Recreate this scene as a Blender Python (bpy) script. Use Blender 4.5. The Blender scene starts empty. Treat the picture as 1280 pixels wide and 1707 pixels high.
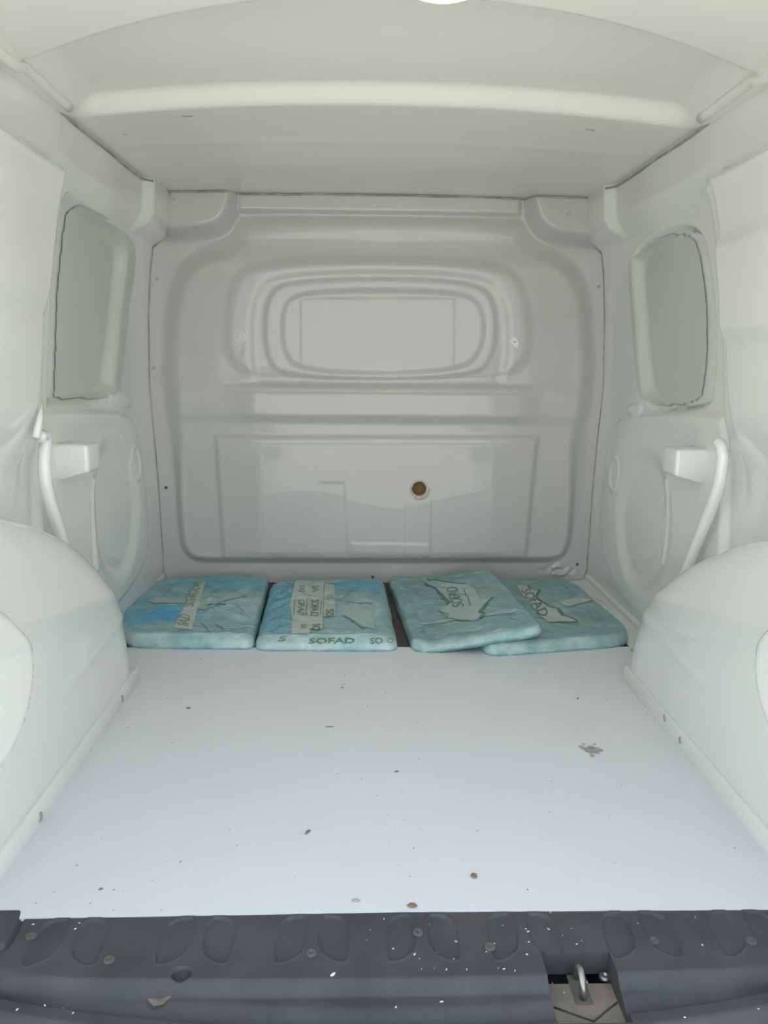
import bpy, bmesh, math, random
import numpy as np
from mathutils import Vector, Matrix, noise
random.seed(7); np.random.seed(7)
C = bpy.context.scene.collection
scene = bpy.context.scene

# ------------------------------------------------------------------ camera
F = 1282.0
PITCH, YAW, ROLL, CAMX, CAMZ = 0.1925268, 0.02944753, 0.0086084, -0.04744839, 0.67
def basis():
    cy, sy = math.cos(YAW), math.sin(YAW)
    f = np.array([sy*math.cos(PITCH), cy*math.cos(PITCH), -math.sin(PITCH)])
    rt = np.array([cy, -sy, 0.0]); up = np.cross(rt, f)
    return rt*math.cos(ROLL)+up*math.sin(ROLL), -rt*math.sin(ROLL)+up*math.cos(ROLL), f
RT, UP, FW = basis()
CAM = np.array([CAMX, 0, CAMZ])
def on(px, py, ax, v):
    """measured photo point -> world point on the plane axis ax = v"""
    d = FW+RT*(px-640)/F-UP*(py-853.5)/F
    return CAM+d*(v-CAM[ax])/d[ax]
cam = bpy.data.cameras.new('camera'); co = bpy.data.objects.new('camera', cam); C.objects.link(co)
cam.sensor_fit = 'VERTICAL'; cam.sensor_height = 24.0; cam.lens = F/1707*24.0
cam.clip_start = 0.02
co.matrix_world = Matrix(((RT[0], UP[0], -FW[0], CAM[0]), (RT[1], UP[1], -FW[1], CAM[1]), (RT[2], UP[2], -FW[2], CAM[2]), (0, 0, 0, 1)))
scene.camera = co

# ------------------------------------------------------------------ world, exposure
w = bpy.data.worlds.new('sky'); scene.world = w; w.use_nodes = True
nt = w.node_tree; nt.nodes.clear()
out = nt.nodes.new('ShaderNodeOutputWorld'); bg = nt.nodes.new('ShaderNodeBackground')
tc = nt.nodes.new('ShaderNodeTexCoord'); sep = nt.nodes.new('ShaderNodeSeparateXYZ'); rmp = nt.nodes.new('ShaderNodeValToRGB')
nt.links.new(tc.outputs['Generated'], sep.inputs[0]); nt.links.new(sep.outputs['Z'], rmp.inputs[0])
rmp.color_ramp.elements[0].color = (1.0, 1.03, 1.03, 1); rmp.color_ramp.elements[0].position = 0.0
rmp.color_ramp.elements[1].color = (0.42, 0.53, 0.68, 1); rmp.color_ramp.elements[1].position = 0.8
nt.links.new(rmp.outputs[0], bg.inputs[0]); bg.inputs[1].default_value = 1.0
nt.links.new(bg.outputs[0], out.inputs[0])
scene.view_settings.view_transform = 'Standard'; scene.view_settings.look = 'None'
scene.view_settings.gamma = 1; scene.view_settings.use_curve_mapping = False
scene.view_settings.exposure = 1.31
bounce_sun = bpy.data.lights.new('bounce_sun', 'SUN'); bounce_sun.energy = 4.6; bounce_sun.angle = math.radians(12); bounce_sun.color = (1.0, .95, .85)
so = bpy.data.objects.new('bounce_sun', bounce_sun); C.objects.link(so)
so.rotation_euler = Vector((.62, .30, 1.0)).to_track_quat('Z', 'Y').to_euler()   # high, from the van's front right: added for bounce light off the yard

# ------------------------------------------------------------------ helpers
def sm(a, b, x):
    t = np.clip((x-a)/(b-a), 0, 1); return t*t*(3-2*t)
def sdf(poly, X, Y):
    """signed distance to a polygon, positive inside"""
    p = np.array(poly, float); n = len(p)
    d = np.full(X.shape, 1e9); inside = np.zeros(X.shape, bool)
    for i in range(n):
        a = p[i]; b = p[(i+1) % n]; e = b-a
        wx, wy = X-a[0], Y-a[1]
        t = np.clip((wx*e[0]+wy*e[1])/(e@e+1e-12), 0, 1)
        d = np.minimum(d, (wx-e[0]*t)**2+(wy-e[1]*t)**2)
        c = ((a[1] > Y) != (b[1] > Y)) & (X < (b[0]-a[0])*(Y-a[1])/((b[1]-a[1]) if b[1] != a[1] else 1e-9)+a[0])
        inside ^= c
    d = np.sqrt(d); return np.where(inside, d, -d)
def chaikin(p, n=2):
    for _ in range(n):
        q = []
        for i in range(len(p)):
            a = np.array(p[i], float); b = np.array(p[(i+1) % len(p)], float)
            q += [a*.75+b*.25, a*.25+b*.75]
        p = q
    return p
def link(name, me, mats, parent=None, smooth=True):
    o = bpy.data.objects.new(name, me); C.objects.link(o)
    if not isinstance(mats, (list, tuple)): mats = [mats]
    for m in mats: me.materials.append(m)
    if smooth: me.polygons.foreach_set('use_smooth', [True]*len(me.polygons))
    if parent:
        o.parent = parent; o.matrix_parent_inverse = Matrix.Translation(-parent.location) if parent.location.length else Matrix()
    return o
def tag(o, label=None, cat=None, group=None, kind=None):
    if label: o['label'] = label
    if cat: o['category'] = cat
    if group: o['group'] = group
    if kind: o['kind'] = kind
    return o
def struct(o, label=None): return tag(o, label, None, None, 'structure')
def grid_mesh(P, name, keep=None, flip=False):
    n, m = P.shape[:2]
    idx = np.arange(n*m).reshape(n, m)
    f = np.stack([idx[:-1, :-1], idx[1:, :-1], idx[1:, 1:], idx[:-1, 1:]], -1).reshape(-1, 4)
    if flip: f = f[:, ::-1]
    if keep is not None: f = f[keep.reshape(-1)]
    me = bpy.data.meshes.new(name); me.from_pydata(P.reshape(-1, 3).tolist(), [], f.tolist()); me.update()
    return me
def bm_obj(name, bm, mats, parent=None, smooth=True, bevel=0, seg=3):
    if bevel: bmesh.ops.bevel(bm, geom=bm.edges[:], offset=bevel, segments=seg, profile=.5, affect='EDGES')
    bmesh.ops.recalc_face_normals(bm, faces=bm.faces)
    me = bpy.data.meshes.new(name); bm.to_mesh(me); bm.free()
    return link(name, me, mats, parent, smooth)
def box_bm(x0, x1, y0, y1, z0, z1, bm=None):
    bm = bm or bmesh.new()
    v = [bm.verts.new(p) for p in [(x0,y0,z0),(x1,y0,z0),(x1,y1,z0),(x0,y1,z0),(x0,y0,z1),(x1,y0,z1),(x1,y1,z1),(x0,y1,z1)]]
    for f in [(0,3,2,1),(4,5,6,7),(0,1,5,4),(1,2,6,5),(2,3,7,6),(3,0,4,7)]: bm.faces.new([v[i] for i in f])
    return bm
def tube_bm(pts, r, n=8, bm=None, closed=False, caps=True):
    bm = bm or bmesh.new(); pts = [Vector(p) for p in pts]; rings = []
    for i, p in enumerate(pts):
        a = pts[(i-1) % len(pts)] if closed or i else p; b = pts[(i+1) % len(pts)] if closed or i < len(pts)-1 else p
        t = (b-a).normalized(); u = t.cross(Vector((.13, .21, .97))).normalized(); v = t.cross(u)
        rr = r[i] if hasattr(r, '__len__') else r
        rings.append([bm.verts.new(p+(u*math.cos(k*2*math.pi/n)+v*math.sin(k*2*math.pi/n))*rr) for k in range(n)])
    m = len(rings)
    for i in range(m if closed else m-1):
        A, B = rings[i], rings[(i+1) % m]
        for k in range(n): bm.faces.new((A[k], A[(k+1) % n], B[(k+1) % n], B[k]))
    if caps and not closed: bm.faces.new(rings[0][::-1]); bm.faces.new(rings[-1])
    return bm
def lathe_bm(prof, n, M, bm=None):
    """profile of (radius, height) turned about local z, placed by matrix M"""
    bm = bm or bmesh.new(); rings = []
    for r, h in prof:
        if r < 1e-6: rings.append([bm.verts.new(M @ Vector((0, 0, h)))])
        else: rings.append([bm.verts.new(M @ Vector((r*math.cos(k*2*math.pi/n), r*math.sin(k*2*math.pi/n), h))) for k in range(n)])
    for A, B in zip(rings[:-1], rings[1:]):
        for k in range(n):
            a0, a1 = A[k % len(A)], A[(k+1) % len(A)]; b0, b1 = B[k % len(B)], B[(k+1) % len(B)]
            vs = []
            for q in (a0, a1, b1, b0):
                if q not in vs: vs.append(q)
            if len(vs) > 2: bm.faces.new(vs)
    return bm
def frame(loc, normal):
    q = Vector(normal).to_track_quat('Z', 'Y'); return Matrix.Translation(Vector(loc)) @ q.to_matrix().to_4x4()

# ------------------------------------------------------------------ materials
def mat(name, col, rough=.5, coat=0, metal=0, noise_amt=0, noise_scale=8, col2=None, bump=0, bump_scale=60, emit=None, es=1, coatr=.05, dist=.002, spec=.5):
    m = bpy.data.materials.new(name); m.use_nodes = True; n = m.node_tree; b = n.nodes['Principled BSDF']
    b.inputs['Base Color'].default_value = (*col, 1); b.inputs['Roughness'].default_value = rough
    b.inputs['Coat Weight'].default_value = coat; b.inputs['Coat Roughness'].default_value = coatr; b.inputs['Coat IOR'].default_value = 1.5; b.inputs['Metallic'].default_value = metal
    b.inputs['Specular IOR Level'].default_value = spec
    t = n.nodes.new('ShaderNodeTexCoord')
    if col2:
        x = n.nodes.new('ShaderNodeTexNoise'); x.inputs['Scale'].default_value = noise_scale; x.inputs['Detail'].default_value = 6; x.inputs['Roughness'].default_value = .6
        r = n.nodes.new('ShaderNodeValToRGB'); r.color_ramp.elements[0].position = .5-noise_amt; r.color_ramp.elements[1].position = .5+noise_amt
        r.color_ramp.elements[0].color = (*col, 1); r.color_ramp.elements[1].color = (*col2, 1)
        n.links.new(t.outputs['Object'], x.inputs['Vector']); n.links.new(x.outputs['Fac'], r.inputs[0]); n.links.new(r.outputs[0], b.inputs['Base Color'])
    if bump:
        x = n.nodes.new('ShaderNodeTexNoise'); x.inputs['Scale'].default_value = bump_scale; x.inputs['Detail'].default_value = 4
        u = n.nodes.new('ShaderNodeBump'); u.inputs['Strength'].default_value = bump; u.inputs['Distance'].default_value = dist
        n.links.new(t.outputs['Object'], x.inputs['Vector']); n.links.new(x.outputs['Fac'], u.inputs['Height']); n.links.new(u.outputs[0], b.inputs['Normal'])
    if emit: b.inputs['Emission Color'].default_value = (*emit, 1); b.inputs['Emission Strength'].default_value = es
    return m
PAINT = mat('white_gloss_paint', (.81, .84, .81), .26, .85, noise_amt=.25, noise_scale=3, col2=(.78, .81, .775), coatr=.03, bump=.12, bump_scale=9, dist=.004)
PAINTW = mat('shade_darkened_paint', (.555, .56, .555), .45, .8, noise_amt=.25, noise_scale=3, col2=(.535, .53, .51), coatr=.035, bump=.12, bump_scale=9, dist=.004)  # grey bulkhead paint, darkened further for shade from someone at the opening
CEIL = mat('ceiling_paint', (.85, .85, .805), .35, .5, noise_amt=.25, noise_scale=3, col2=(.82, .825, .78), bump=.1, bump_scale=7, dist=.004)
PANEL = mat('window_blank_paint', (.62, .66, .61), .4, .3, noise_amt=.2, noise_scale=4, col2=(.59, .63, .58), bump=.2, bump_scale=10, dist=.006)
BOARD = mat('white_floor_board', (.79, .81, .84), .38, .15, noise_amt=.3, noise_scale=5, col2=(.75, .77, .80), bump=.1, bump_scale=30)
DARKB = mat('dark_brown_underlay', (.075, .062, .062), .7, col2=(.10, .085, .08), noise_amt=.2, noise_scale=14)
SEAM = mat('dirty_sealant', (.30, .29, .265), .8, col2=(.50, .48, .44), noise_amt=.12, noise_scale=20)
PLAST = mat('dark_grey_plastic', (.046, .049, .057), .60, col2=(.078, .080, .085), noise_amt=.22, noise_scale=14, bump=.25, bump_scale=900, dist=.0006)
PLAST2 = mat('black_plastic_recess', (.045, .05, .05), .75, col2=(.065, .068, .065), noise_amt=.2, noise_scale=30)
DIRT = mat('dusty_brown_metal', (.17, .145, .12), .85, col2=(.235, .195, .155), noise_amt=.2, noise_scale=40, bump=.3, bump_scale=200, dist=.001)
STEEL = mat('worn_steel', (.50, .50, .49), .35, metal=.9, col2=(.32, .31, .30), noise_amt=.2, noise_scale=60)
SCREW = mat('screw_metal', (.48, .48, .46), .4, metal=.5)
SCREWD = mat('dark_screw', (.16, .155, .14), .6, metal=.3)
SCUFF = mat('dusty_screw_cap', (.115, .108, .098), .8)
GROUND = mat('concrete_ground', (.52, .49, .43), .9, col2=(.58, .55, .49), noise_amt=.2, noise_scale=3)
LENS = mat('lamp_lens', (.9, .8, .6), .3, emit=(1.0, .70, .34), es=12)
LAMPB = mat('lamp_housing', (.45, .42, .38), .5)
FOAMC = mat('dry_foam', (.72, .66, .58), .8, col2=(.60, .50, .40), noise_amt=.2, noise_scale=60, bump=.5, bump_scale=120)
BROWN = mat('brown_cardboard_inside', (.62, .42, .21), .9, col2=(.50, .33, .17), noise_amt=.2, noise_scale=30)
BROWND = mat('brown_depth', (.33, .24, .14), .9)
WTAPE = mat('white_sticker', (.86, .86, .85), .5)
TAPE = mat('pale_paper_tape', (.56, .62, .58), .38, .4, col2=(.49, .56, .53), noise_amt=.15, noise_scale=30, bump=.3, bump_scale=90)
TAPE2 = mat('clear_pale_tape', (.38, .53, .51), .3, .5, col2=(.33, .48, .47), noise_amt=.15, noise_scale=30, bump=.3, bump_scale=90)
INK = mat('green_ink', (.115, .25, .15), .5, .3)
INKP = mat('pale_green_ink', (.22, .36, .28), .5, .3)
INKD = mat('teal_green_ink', (.055, .20, .15), .5, .3)
CHIP = mat('white_chips', (.8, .8, .78), .6)
CRUMBB = mat('brown_crumb', (.27, .19, .12), .9)
CRUMBG = mat('grey_crumb', (.20, .19, .18), .9)
STAIN = mat('dried_stain', (.50, .47, .44), .7, col2=(.40, .37, .34), noise_amt=.15, noise_scale=70)

def film_mat():
    """plastic film whose tint is stored per vertex; folds by stretched noise"""
    m = bpy.data.materials.new('wrapping_film'); m.use_nodes = True; n = m.node_tree; b = n.nodes['Principled BSDF']
    a = n.nodes.new('ShaderNodeAttribute'); a.attribute_name = 'tint'
    t = n.nodes.new('ShaderNodeTexCoord'); mp = n.nodes.new('ShaderNodeMapping')
    mp.inputs['Rotation'].default_value = (0, 0, .75); mp.inputs['Scale'].default_value = (14, 60, 30)
    x = n.nodes.new('ShaderNodeTexNoise'); x.inputs['Scale'].default_value = 1.0; x.inputs['Detail'].default_value = 5; x.inputs['Distortion'].default_value = 1.2
    n.links.new(t.outputs['Object'], mp.inputs[0]); n.links.new(mp.outputs[0], x.inputs['Vector'])
    y = n.nodes.new('ShaderNodeTexNoise'); y.inputs['Scale'].default_value = 22; y.inputs['Detail'].default_value = 6; y.inputs['Roughness'].default_value = .65
    n.links.new(t.outputs['Object'], y.inputs['Vector'])
    r = n.nodes.new('ShaderNodeValToRGB'); r.color_ramp.elements[0].position = .33; r.color_ramp.elements[1].position = .72
    r.color_ramp.elements[0].color = (.66, .74, .75, 1); r.color_ramp.elements[1].color = (1.22, 1.22, 1.2, 1)
    n.links.new(y.outputs['Fac'], r.inputs[0])
    mx = n.nodes.new('ShaderNodeMix'); mx.data_type = 'RGBA'; mx.blend_type = 'MULTIPLY'; mx.inputs[0].default_value = 1
    n.links.new(a.outputs['Color'], mx.inputs[6]); n.links.new(r.outputs[0], mx.inputs[7]); 
    r2 = n.nodes.new('ShaderNodeValToRGB'); r2.color_ramp.elements[0].position = .56; r2.color_ramp.elements[0].color = (0, 0, 0, 1)
    r2.color_ramp.elements[1].position = .66; r2.color_ramp.elements[1].color = (.55, .55, .55, 1); e3 = r2.color_ramp.elements.new(.76); e3.color = (0, 0, 0, 1)
    n.links.new(x.outputs['Fac'], r2.inputs[0])
    m2 = n.nodes.new('ShaderNodeMix'); m2.data_type = 'RGBA'; m2.inputs[7].default_value = (.44, .62, .63, 1)
    n.links.new(r2.outputs[0], m2.inputs[0]); n.links.new(mx.outputs[2], m2.inputs[6]); n.links.new(m2.outputs[2], b.inputs['Base Color'])
    u = n.nodes.new('ShaderNodeBump'); u.inputs['Strength'].default_value = .8; u.inputs['Distance'].default_value = .005
    n.links.new(x.outputs['Fac'], u.inputs['Height']); n.links.new(u.outputs[0], b.inputs['Normal'])
    b.inputs['Roughness'].default_value = .28; b.inputs['Coat Weight'].default_value = .35; b.inputs['Coat Roughness'].default_value = .1
    return m
FILM = film_mat()

# ------------------------------------------------------------------ ground and outer body
link_ = link('ground', grid_mesh(np.array([[[-40, -40, -.55], [-40, 40, -.55]], [[40, -40, -.55], [40, 40, -.55]]], float), 'ground'), GROUND, smooth=False); struct(link_)
bm = bmesh.new()
for x0, x1 in ((-.80, -.76), (.76, .80)): box_bm(x0, x1, .58, 2.44, -.30, 1.29, bm)
box_bm(-.80, .80, .58, 2.44, 1.25, 1.29, bm); box_bm(-.80, .80, 2.41, 2.45, -.30, 1.25, bm); box_bm(-.80, .80, .60, 2.44, -.16, -.12, bm)
for s in (-1, 1): box_bm(min(s*.60, s*.79), max(s*.60, s*.79), .58, .73, -.30, 1.27, bm)
box_bm(-.79, .79, .58, .70, 1.165, 1.27, bm); box_bm(-.79, .79, .50, .64, -.32, -.13, bm)
struct(bm_obj('body_shell', bm, PAINT, smooth=False))

# ------------------------------------------------------------------ side walls (pressed sheet metal, real relief)
def wall_x(s, Y, Z):
    """half width of the cargo bay at (y, z) on side s"""
    zs = [0, .10, .30, .45, .60, .80, .93, .985, 1.015, 1.04, 1.17]
    xs = [.659, .659, .661, .668, .676, .668, .655, .645, .622, .607, .598]
    X = np.interp(Z, zs, xs)
    pts = lambda L: chaikin([on(px, py, 0, s*.66)[1:3] for px, py in L], 2)
    if s < 0:
        win = pts([(92, 320), (92, 320), (92, 320), (118, 334), (207, 392), (209, 480), (201, 600), (193, 674), (92, 678), (92, 678), (92, 678)])
        low = pts([(70, 684), (200, 686), (226, 700), (236, 760), (240, 860), (243, 950), (60, 1150), (60, 700)])
        rib = pts([(146, 800), (156, 800), (158, 950), (148, 950)]); circ = (222, 772)
        foot = pts([(193, 642), (222, 652), (226, 682), (190, 676)])
    else:
        win = pts([(1053, 440), (1070, 410), (1130, 372), (1172, 376), (1183, 430), (1186, 560), (1180, 640), (1168, 689), (1066, 690), (1056, 600)])
        low = pts([(1010, 740), (1022, 706), (1050, 691), (1180, 688), (1210, 700), (1210, 1150), (1000, 960)])
        rib = pts([(1110, 800), (1120, 800), (1112, 940), (1104, 940)]); circ = (1029, 790)
        foot = pts([(1062, 672), (1062, 692), (1042, 692), (1038, 676)])
    dw = sdf(win, Y, Z)
    X = X+.028*sm(-.003, .022, dw)
    dl = sdf(low, Y, Z)
    X = X-.012*sm(-.012, .012, dl)
    X = X-.005*sm(-.008, .004, sdf(rib, Y, Z))
    X = X-.006*sm(-.006, .006, sdf(foot, Y, Z))
    c = on(circ[0], circ[1], 0, s*.66)
    rr = np.hypot((Y-c[1])/1.0, (Z-c[2])/1.25)
    X = X-.004*np.exp(-((rr-.035)/.005)**2)
    # shallow pressed dish low on the panel
    c = on(*((1075, 870) if s > 0 else (190, 850)), 0, s*.66)
    rr = np.hypot((Y-c[1])/.17, (Z-c[2])/.17)
    X = X+.010*sm(1.15, .8, rr)
    # rear pillar: two steps inward towards the tail
    zz = np.clip(Z, 0, 1)
    lean = (zz-.58)*.18
    top = sm(1.03, .99, Z)
    X = X-(.030*sm(1.50+lean, 1.465+lean, Y)*sm(.46, .60, Z))*top
    X = X-(.030*sm(1.425+lean, 1.385+lean, Y)*sm(.38, .66, Z))*top
    if s > 0: X = X-.012*sm(1.44+lean, 1.42+lean, Y)*sm(.70, .74, Z)*sm(.91, .87, Z)
    else: X = X-.012*sm(1.445+lean, 1.42+lean, Y)*sm(.74, .80, Z)*sm(1.02, .98, Z)
    # cant rail end box in front of the bulkhead
    X = X-.022*sm(2.07, 2.11, Y)*sm(.985, 1.02, Z)
    # bottom lip
    X = X-.006*sm(.026, .018, Z)
    X = X+.0012*np.sin(Y*19+Z*7)*sm(.05, .2, Z)
    return X
walls = {}
for s, nm in ((-1, 'wall_left'), (1, 'wall_right')):
    ys = np.linspace(.70, 2.318, 440); zs = np.linspace(-.02, 1.175, 340)
    Y, Z = np.meshgrid(ys, zs, indexing='ij'); X = wall_x(s, Y, Z)
    P = np.stack([s*X, Y, Z], -1)
    o = struct(link(nm, grid_mesh(P, nm, flip=(s < 0)), PAINT)); walls[s] = o
    # window blank panel: the painted sheet inside the window recess
    idx = []
    L = ([(94, 330), (94, 330), (120, 342), (205, 397), (205, 480), (197, 600), (189, 672), (94, 674), (94, 674)] if s < 0 else
         [(1062, 450), (1078, 418), (1132, 380), (1166, 384), (1177, 430), (1180, 560), (1172, 640), (1160, 683), (1076, 684), (1066, 600)])
    wpts = chaikin([on(px, py, 0, s*.69)[1:3] for px, py in L], 2)
    lo = np.min(wpts, 0); hi = np.max(wpts, 0)
    ys2 = np.linspace(lo[0], hi[0], 70); zs2 = np.linspace(lo[1], hi[1], 70)
    Y2, Z2 = np.meshgrid(ys2, zs2, indexing='ij'); d = sdf(wpts, Y2, Z2)
    X2 = wall_x(s, Y2, Z2)-.003
    keep = ((d[:-1, :-1] > .010) & (d[1:, 1:] > .010))
    link('window_blank', grid_mesh(np.stack([s*X2, Y2, Z2], -1), 'window_blank', keep=keep, flip=(s < 0)), PANEL, o)

# ------------------------------------------------------------------ bulkhead
YB = 2.315
def Q(L): return [on(px, py, 1, YB-.02)[[0, 2]] for px, py in L]
def bulk_d(X, Z):
    D = np.zeros_like(X)
    main = chaikin(Q([(385, 352), (880, 352), (884, 395), (930, 415), (968, 445), (990, 500), (994, 620), (986, 690), (966, 735), (960, 800),
                      (955, 880), (950, 915), (935, 934), (900, 938), (350, 938), (318, 934), (302, 915), (296, 870), (290, 760), (277, 690), (268, 620), (272, 510), (290, 445), (335, 412), (388, 396)]), 2)
    dm = sdf(main, X, Z); ww = .020+.035*sm(.25, .65, Z); D += .022*sm(-.010, ww, dm)
    zt = Q([(640, 352)])[0][1]; z4 = Q([(640, 402)])[0][1]; z43 = Q([(640, 437)])[0][1]
    D += .018*sm(zt-.012, zt+.004, Z)*(1-sm(-.012, .055, dm))*sm(.42, .39, np.abs(X))
    D -= .010*sm(zt, z4, Z)*sm(z43-.02, z4, Z)*sm(0, .05, dm)
    inside = sm(-.006, .04, dm)
    r = lambda L: chaikin(Q(L), 3)
    e1 = r([(376, 660), (376, 470), (440, 431), (815, 431), (884, 475), (884, 660)])
    xfade = sm(-.46, -.36, X)*sm(.50, .40, X)
    z640 = Q([(640, 640)])[0][1]; z690 = Q([(640, 690)])[0][1]; z706 = Q([(640, 706)])[0][1]
    de1 = sdf(e1, X, Z)
    D += .008*sm(-.014, .022, de1)*sm(z640-.005, z640+.05, Z)
    e2 = r([(416, 640), (416, 480), (478, 449), (785, 449), (850, 485), (850, 640), (800, 644), (455, 644)])
    D -= .009*sm(-.010, .024, sdf(e2, X, Z))
    e3 = r([(440, 600), (440, 490), (492, 463), (772, 463), (828, 495), (828, 590), (790, 634), (480, 634)])
    D += .005*sm(-.006, .012, sdf(e3, X, Z))
    e4 = r([(468, 590), (468, 505), (510, 482), (758, 482), (808, 505), (808, 585), (765, 624), (505, 624)])
    D -= .010*sm(-.008, .016, sdf(e4, X, Z))
    e5 = Q([(501, 497), (757, 497), (757, 640), (501, 640)])
    D += .0012*sm(-.003, .003, sdf(e5, X, Z))*sm(-.0, .02, sdf(e4, X, Z))
    # waist step below the oval
    D += .011*sm(z640+.004, z640-.020, Z)*xfade*inside
    z655 = Q([(640, 654)])[0][1]
    D += .005*sm(z655+.004, z655-.008, Z)*xfade*inside
    D -= .015*sm(z706+.030, z706-.006, Z)*inside*(.35+.65*xfade)
    # lower raised field
    low = Q([(355, 724), (900, 724), (877, 955), (370, 955)])
    dl = sdf(low, X, Z)
    D += .009*sm(-.003, .018, dl)*inside
    low2 = Q([(350, 738), (905, 738), (905, 955), (350, 955)])
    D += .003*sm(-.003, .008, sdf(low2, X, Z))*inside*sm(.40, .34, np.abs(X))
    for L, h in (([(532, 803), (574, 803), (580, 925), (540, 925)], -.0016), ([(676, 832), (718, 832), (716, 925), (674, 925)], .0018),
                 ([(585, 903), (716, 905), (716, 930), (585, 930)], .0016)):
        D += h*sm(-.004, .005, sdf(Q(L), X, Z))
    # bottom groove under the field
    zb = Q([(640, 938)])[0][1]
    # corner boxes at the top
    for L in ([(250, 250), (408, 250), (404, 345), (384, 388), (335, 402), (250, 402)], [(864, 250), (1040, 250), (1040, 414), (950, 414), (895, 400), (870, 360)]):
        D = np.maximum(D, .058*sm(-.004, .040, sdf(chaikin(Q(L), 2), X, Z)))
    D += .0012*np.sin(X*11+1)*np.sin(Z*13)
    # flanges: crumpled corner at bottom right
    cx = Q([(935, 955)])[0]
    g = np.exp(-(((X-cx[0])/.05)**2+((Z-cx[1])/.022)**2))
    nz = np.zeros_like(X); it = np.nditer(X, flags=['multi_index'])
    for _x in it:
        i = it.multi_index
        if g[i] > .02: nz[i] = noise.noise(Vector((X[i]*55, 1, Z[i]*70)))+.5*noise.noise(Vector((X[i]*130, 4, Z[i]*150)))
    D += .010*g*nz
    return D
zs = np.linspace(-.01, 1.165, 330)
xl = -wall_x(-1, np.full_like(zs, 2.31), zs)+.001; xr = wall_x(1, np.full_like(zs, 2.31), zs)-.001
U = np.linspace(0, 1, 380)
X = xl[None, :]+(xr-xl)[None, :]*U[:, None]; Z = np.repeat(zs[None, :], 380, 0)
D = bulk_d(X, Z)
P = np.stack([X, YB-D, Z], -1)
hc = on(699, 816, 1, YB-.045)
Rh = .0245
fc = (P[:-1, :-1]+P[1:, 1:])/2
keep = np.hypot((fc[..., 0]-hc[0]), (fc[..., 2]-hc[2])) > Rh
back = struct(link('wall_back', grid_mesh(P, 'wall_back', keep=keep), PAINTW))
def bulk_y(x, z): return YB-float(bulk_d(np.array([[x]]), np.array([[z]]))[0, 0])
# hole with brown lining and torn foam rim
M = frame((hc[0], bulk_y(hc[0]+.03, hc[2]), hc[2]), (0, -1, 0))
bm = lathe_bm([(Rh+.003, -.002), (Rh+.0035, .0012), (Rh, .0025), (Rh-.0025, .001), (Rh-.003, -.006)], 40, M)
for v in bm.verts: v.co += Vector((noise.noise(v.co*90), 0, noise.noise(v.co*90+Vector((5, 5, 5)))))*.0022
bm_obj('hole_rim', bm, FOAMC, back)
bm = lathe_bm([(Rh-.001, .0), (Rh-.004, -.05)], 32, M)
bm_obj('hole_lining', bm, BROWN, back)
M2 = M @ Matrix.Translation((.004, .004, 0))
bm_obj('hole_backing', lathe_bm([(0, -.052), (Rh+.01, -.052)], 32, M2), BROWND, back)
# pale foam crescent spilling at the lower right of the hole
bm = bmesh.new(); a0 = -110
for k in range(2):
    pts = []; rr = []
    for i in range(14):
        a = math.radians(-118+i*9.2); R = Rh+.0015+k*.0055
        pts.append((hc[0]+R*math.cos(a), bulk_y(hc[0], hc[2]-.03)-.002, hc[2]+R*math.sin(a))); rr.append(.0008+.0032*math.sin(math.pi*(i+.5)/14)*(1.0 if k == 0 else .8))
    tube_bm(pts, rr, 8, bm)
bm_obj('foam_crescent', bm, FOAMC, back)
# round washer mark (left) and sticker (right)
p = on(399, 562, 1, YB-.04); y = bulk_y(p[0], p[2])
M = frame((p[0], y, p[2]), (0, -1, 0)); bm = bmesh.new()
lathe_bm([(.0155, -.001), (.0155, .001), (.0135, .0016), (.012, .001), (.012, -.001)], 28, M, bm)
lathe_bm([(.0075, -.001), (.0075, .0012), (.0055, .0016), (.0045, .0006), (.0045, -.001)], 20, M, bm)
tag(bm_obj('washer_ring', bm, WTAPE, back), 'small double ring mark')
p = on(859, 570, 1, YB-.04); y = bulk_y(p[0], p[2])
bm = box_bm(-.0085, .0085, -.0165, .0165, -.004, .0015)
bmesh.ops.bevel(bm, geom=[e for e in bm.edges if abs((e.verts[0].co-e.verts[1].co).z) > .003], offset=.005, segments=4, affect='EDGES')
bm.transform(frame((p[0], y, p[2]), (0, -1, 0)) @ Matrix.Rotation(math.radians(32), 4, 'Z'))
stk = bm_obj('clip_pad', bm, WTAPE, back, smooth=False); tag(stk, 'white tilted oblong clip')
bm_obj('clip_dot', lathe_bm([(0, .0022), (.0028, .002), (.003, .001)], 12, frame((p[0], y, p[2]), (0, -1, 0))), SCREW, stk)

def screw(loc, normal, r=.0058, parent=None, m=SCREW):
    M = frame(loc, normal)
    bm = lathe_bm([(r*1.05, -.001), (r, .0006), (r*.85, .0018), (r*.45, .0022), (r*.40, .0010), (0, .0009)], 16, M)
    return bm_obj('screw', bm, m, parent)
for (px, py) in [(262, 464), (256, 613), (277, 813), (621, 962), (962, 941), (998, 478), (288, 332), (947, 357), (283, 325)]:
    p = on(px, py, 1, YB); y = bulk_y(p[0], p[2])
    p = on(px, py, 1, y); screw((p[0], bulk_y(p[0], p[2]), p[2]), (0, -1, 0), .005, back, SCREWD if px in (621, 962, 277) else SCREW)
# seam beads along both sides and along the roof
for s in (-1, 1):
    pts = []; rr = []
    for z in np.linspace(.0, 1.0, 60):
        x = s*(float(wall_x(s, np.array([2.31]), np.array([z]))[0])-.001); pts.append((x, bulk_y(x-s*.002, z)-.001, z)); rr.append(.0014+.0012*max(0, noise.noise(Vector((z*9, s, 0)))))
    bm_obj('seam_gap', tube_bm(pts, rr, 6), SEAM, back)

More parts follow.
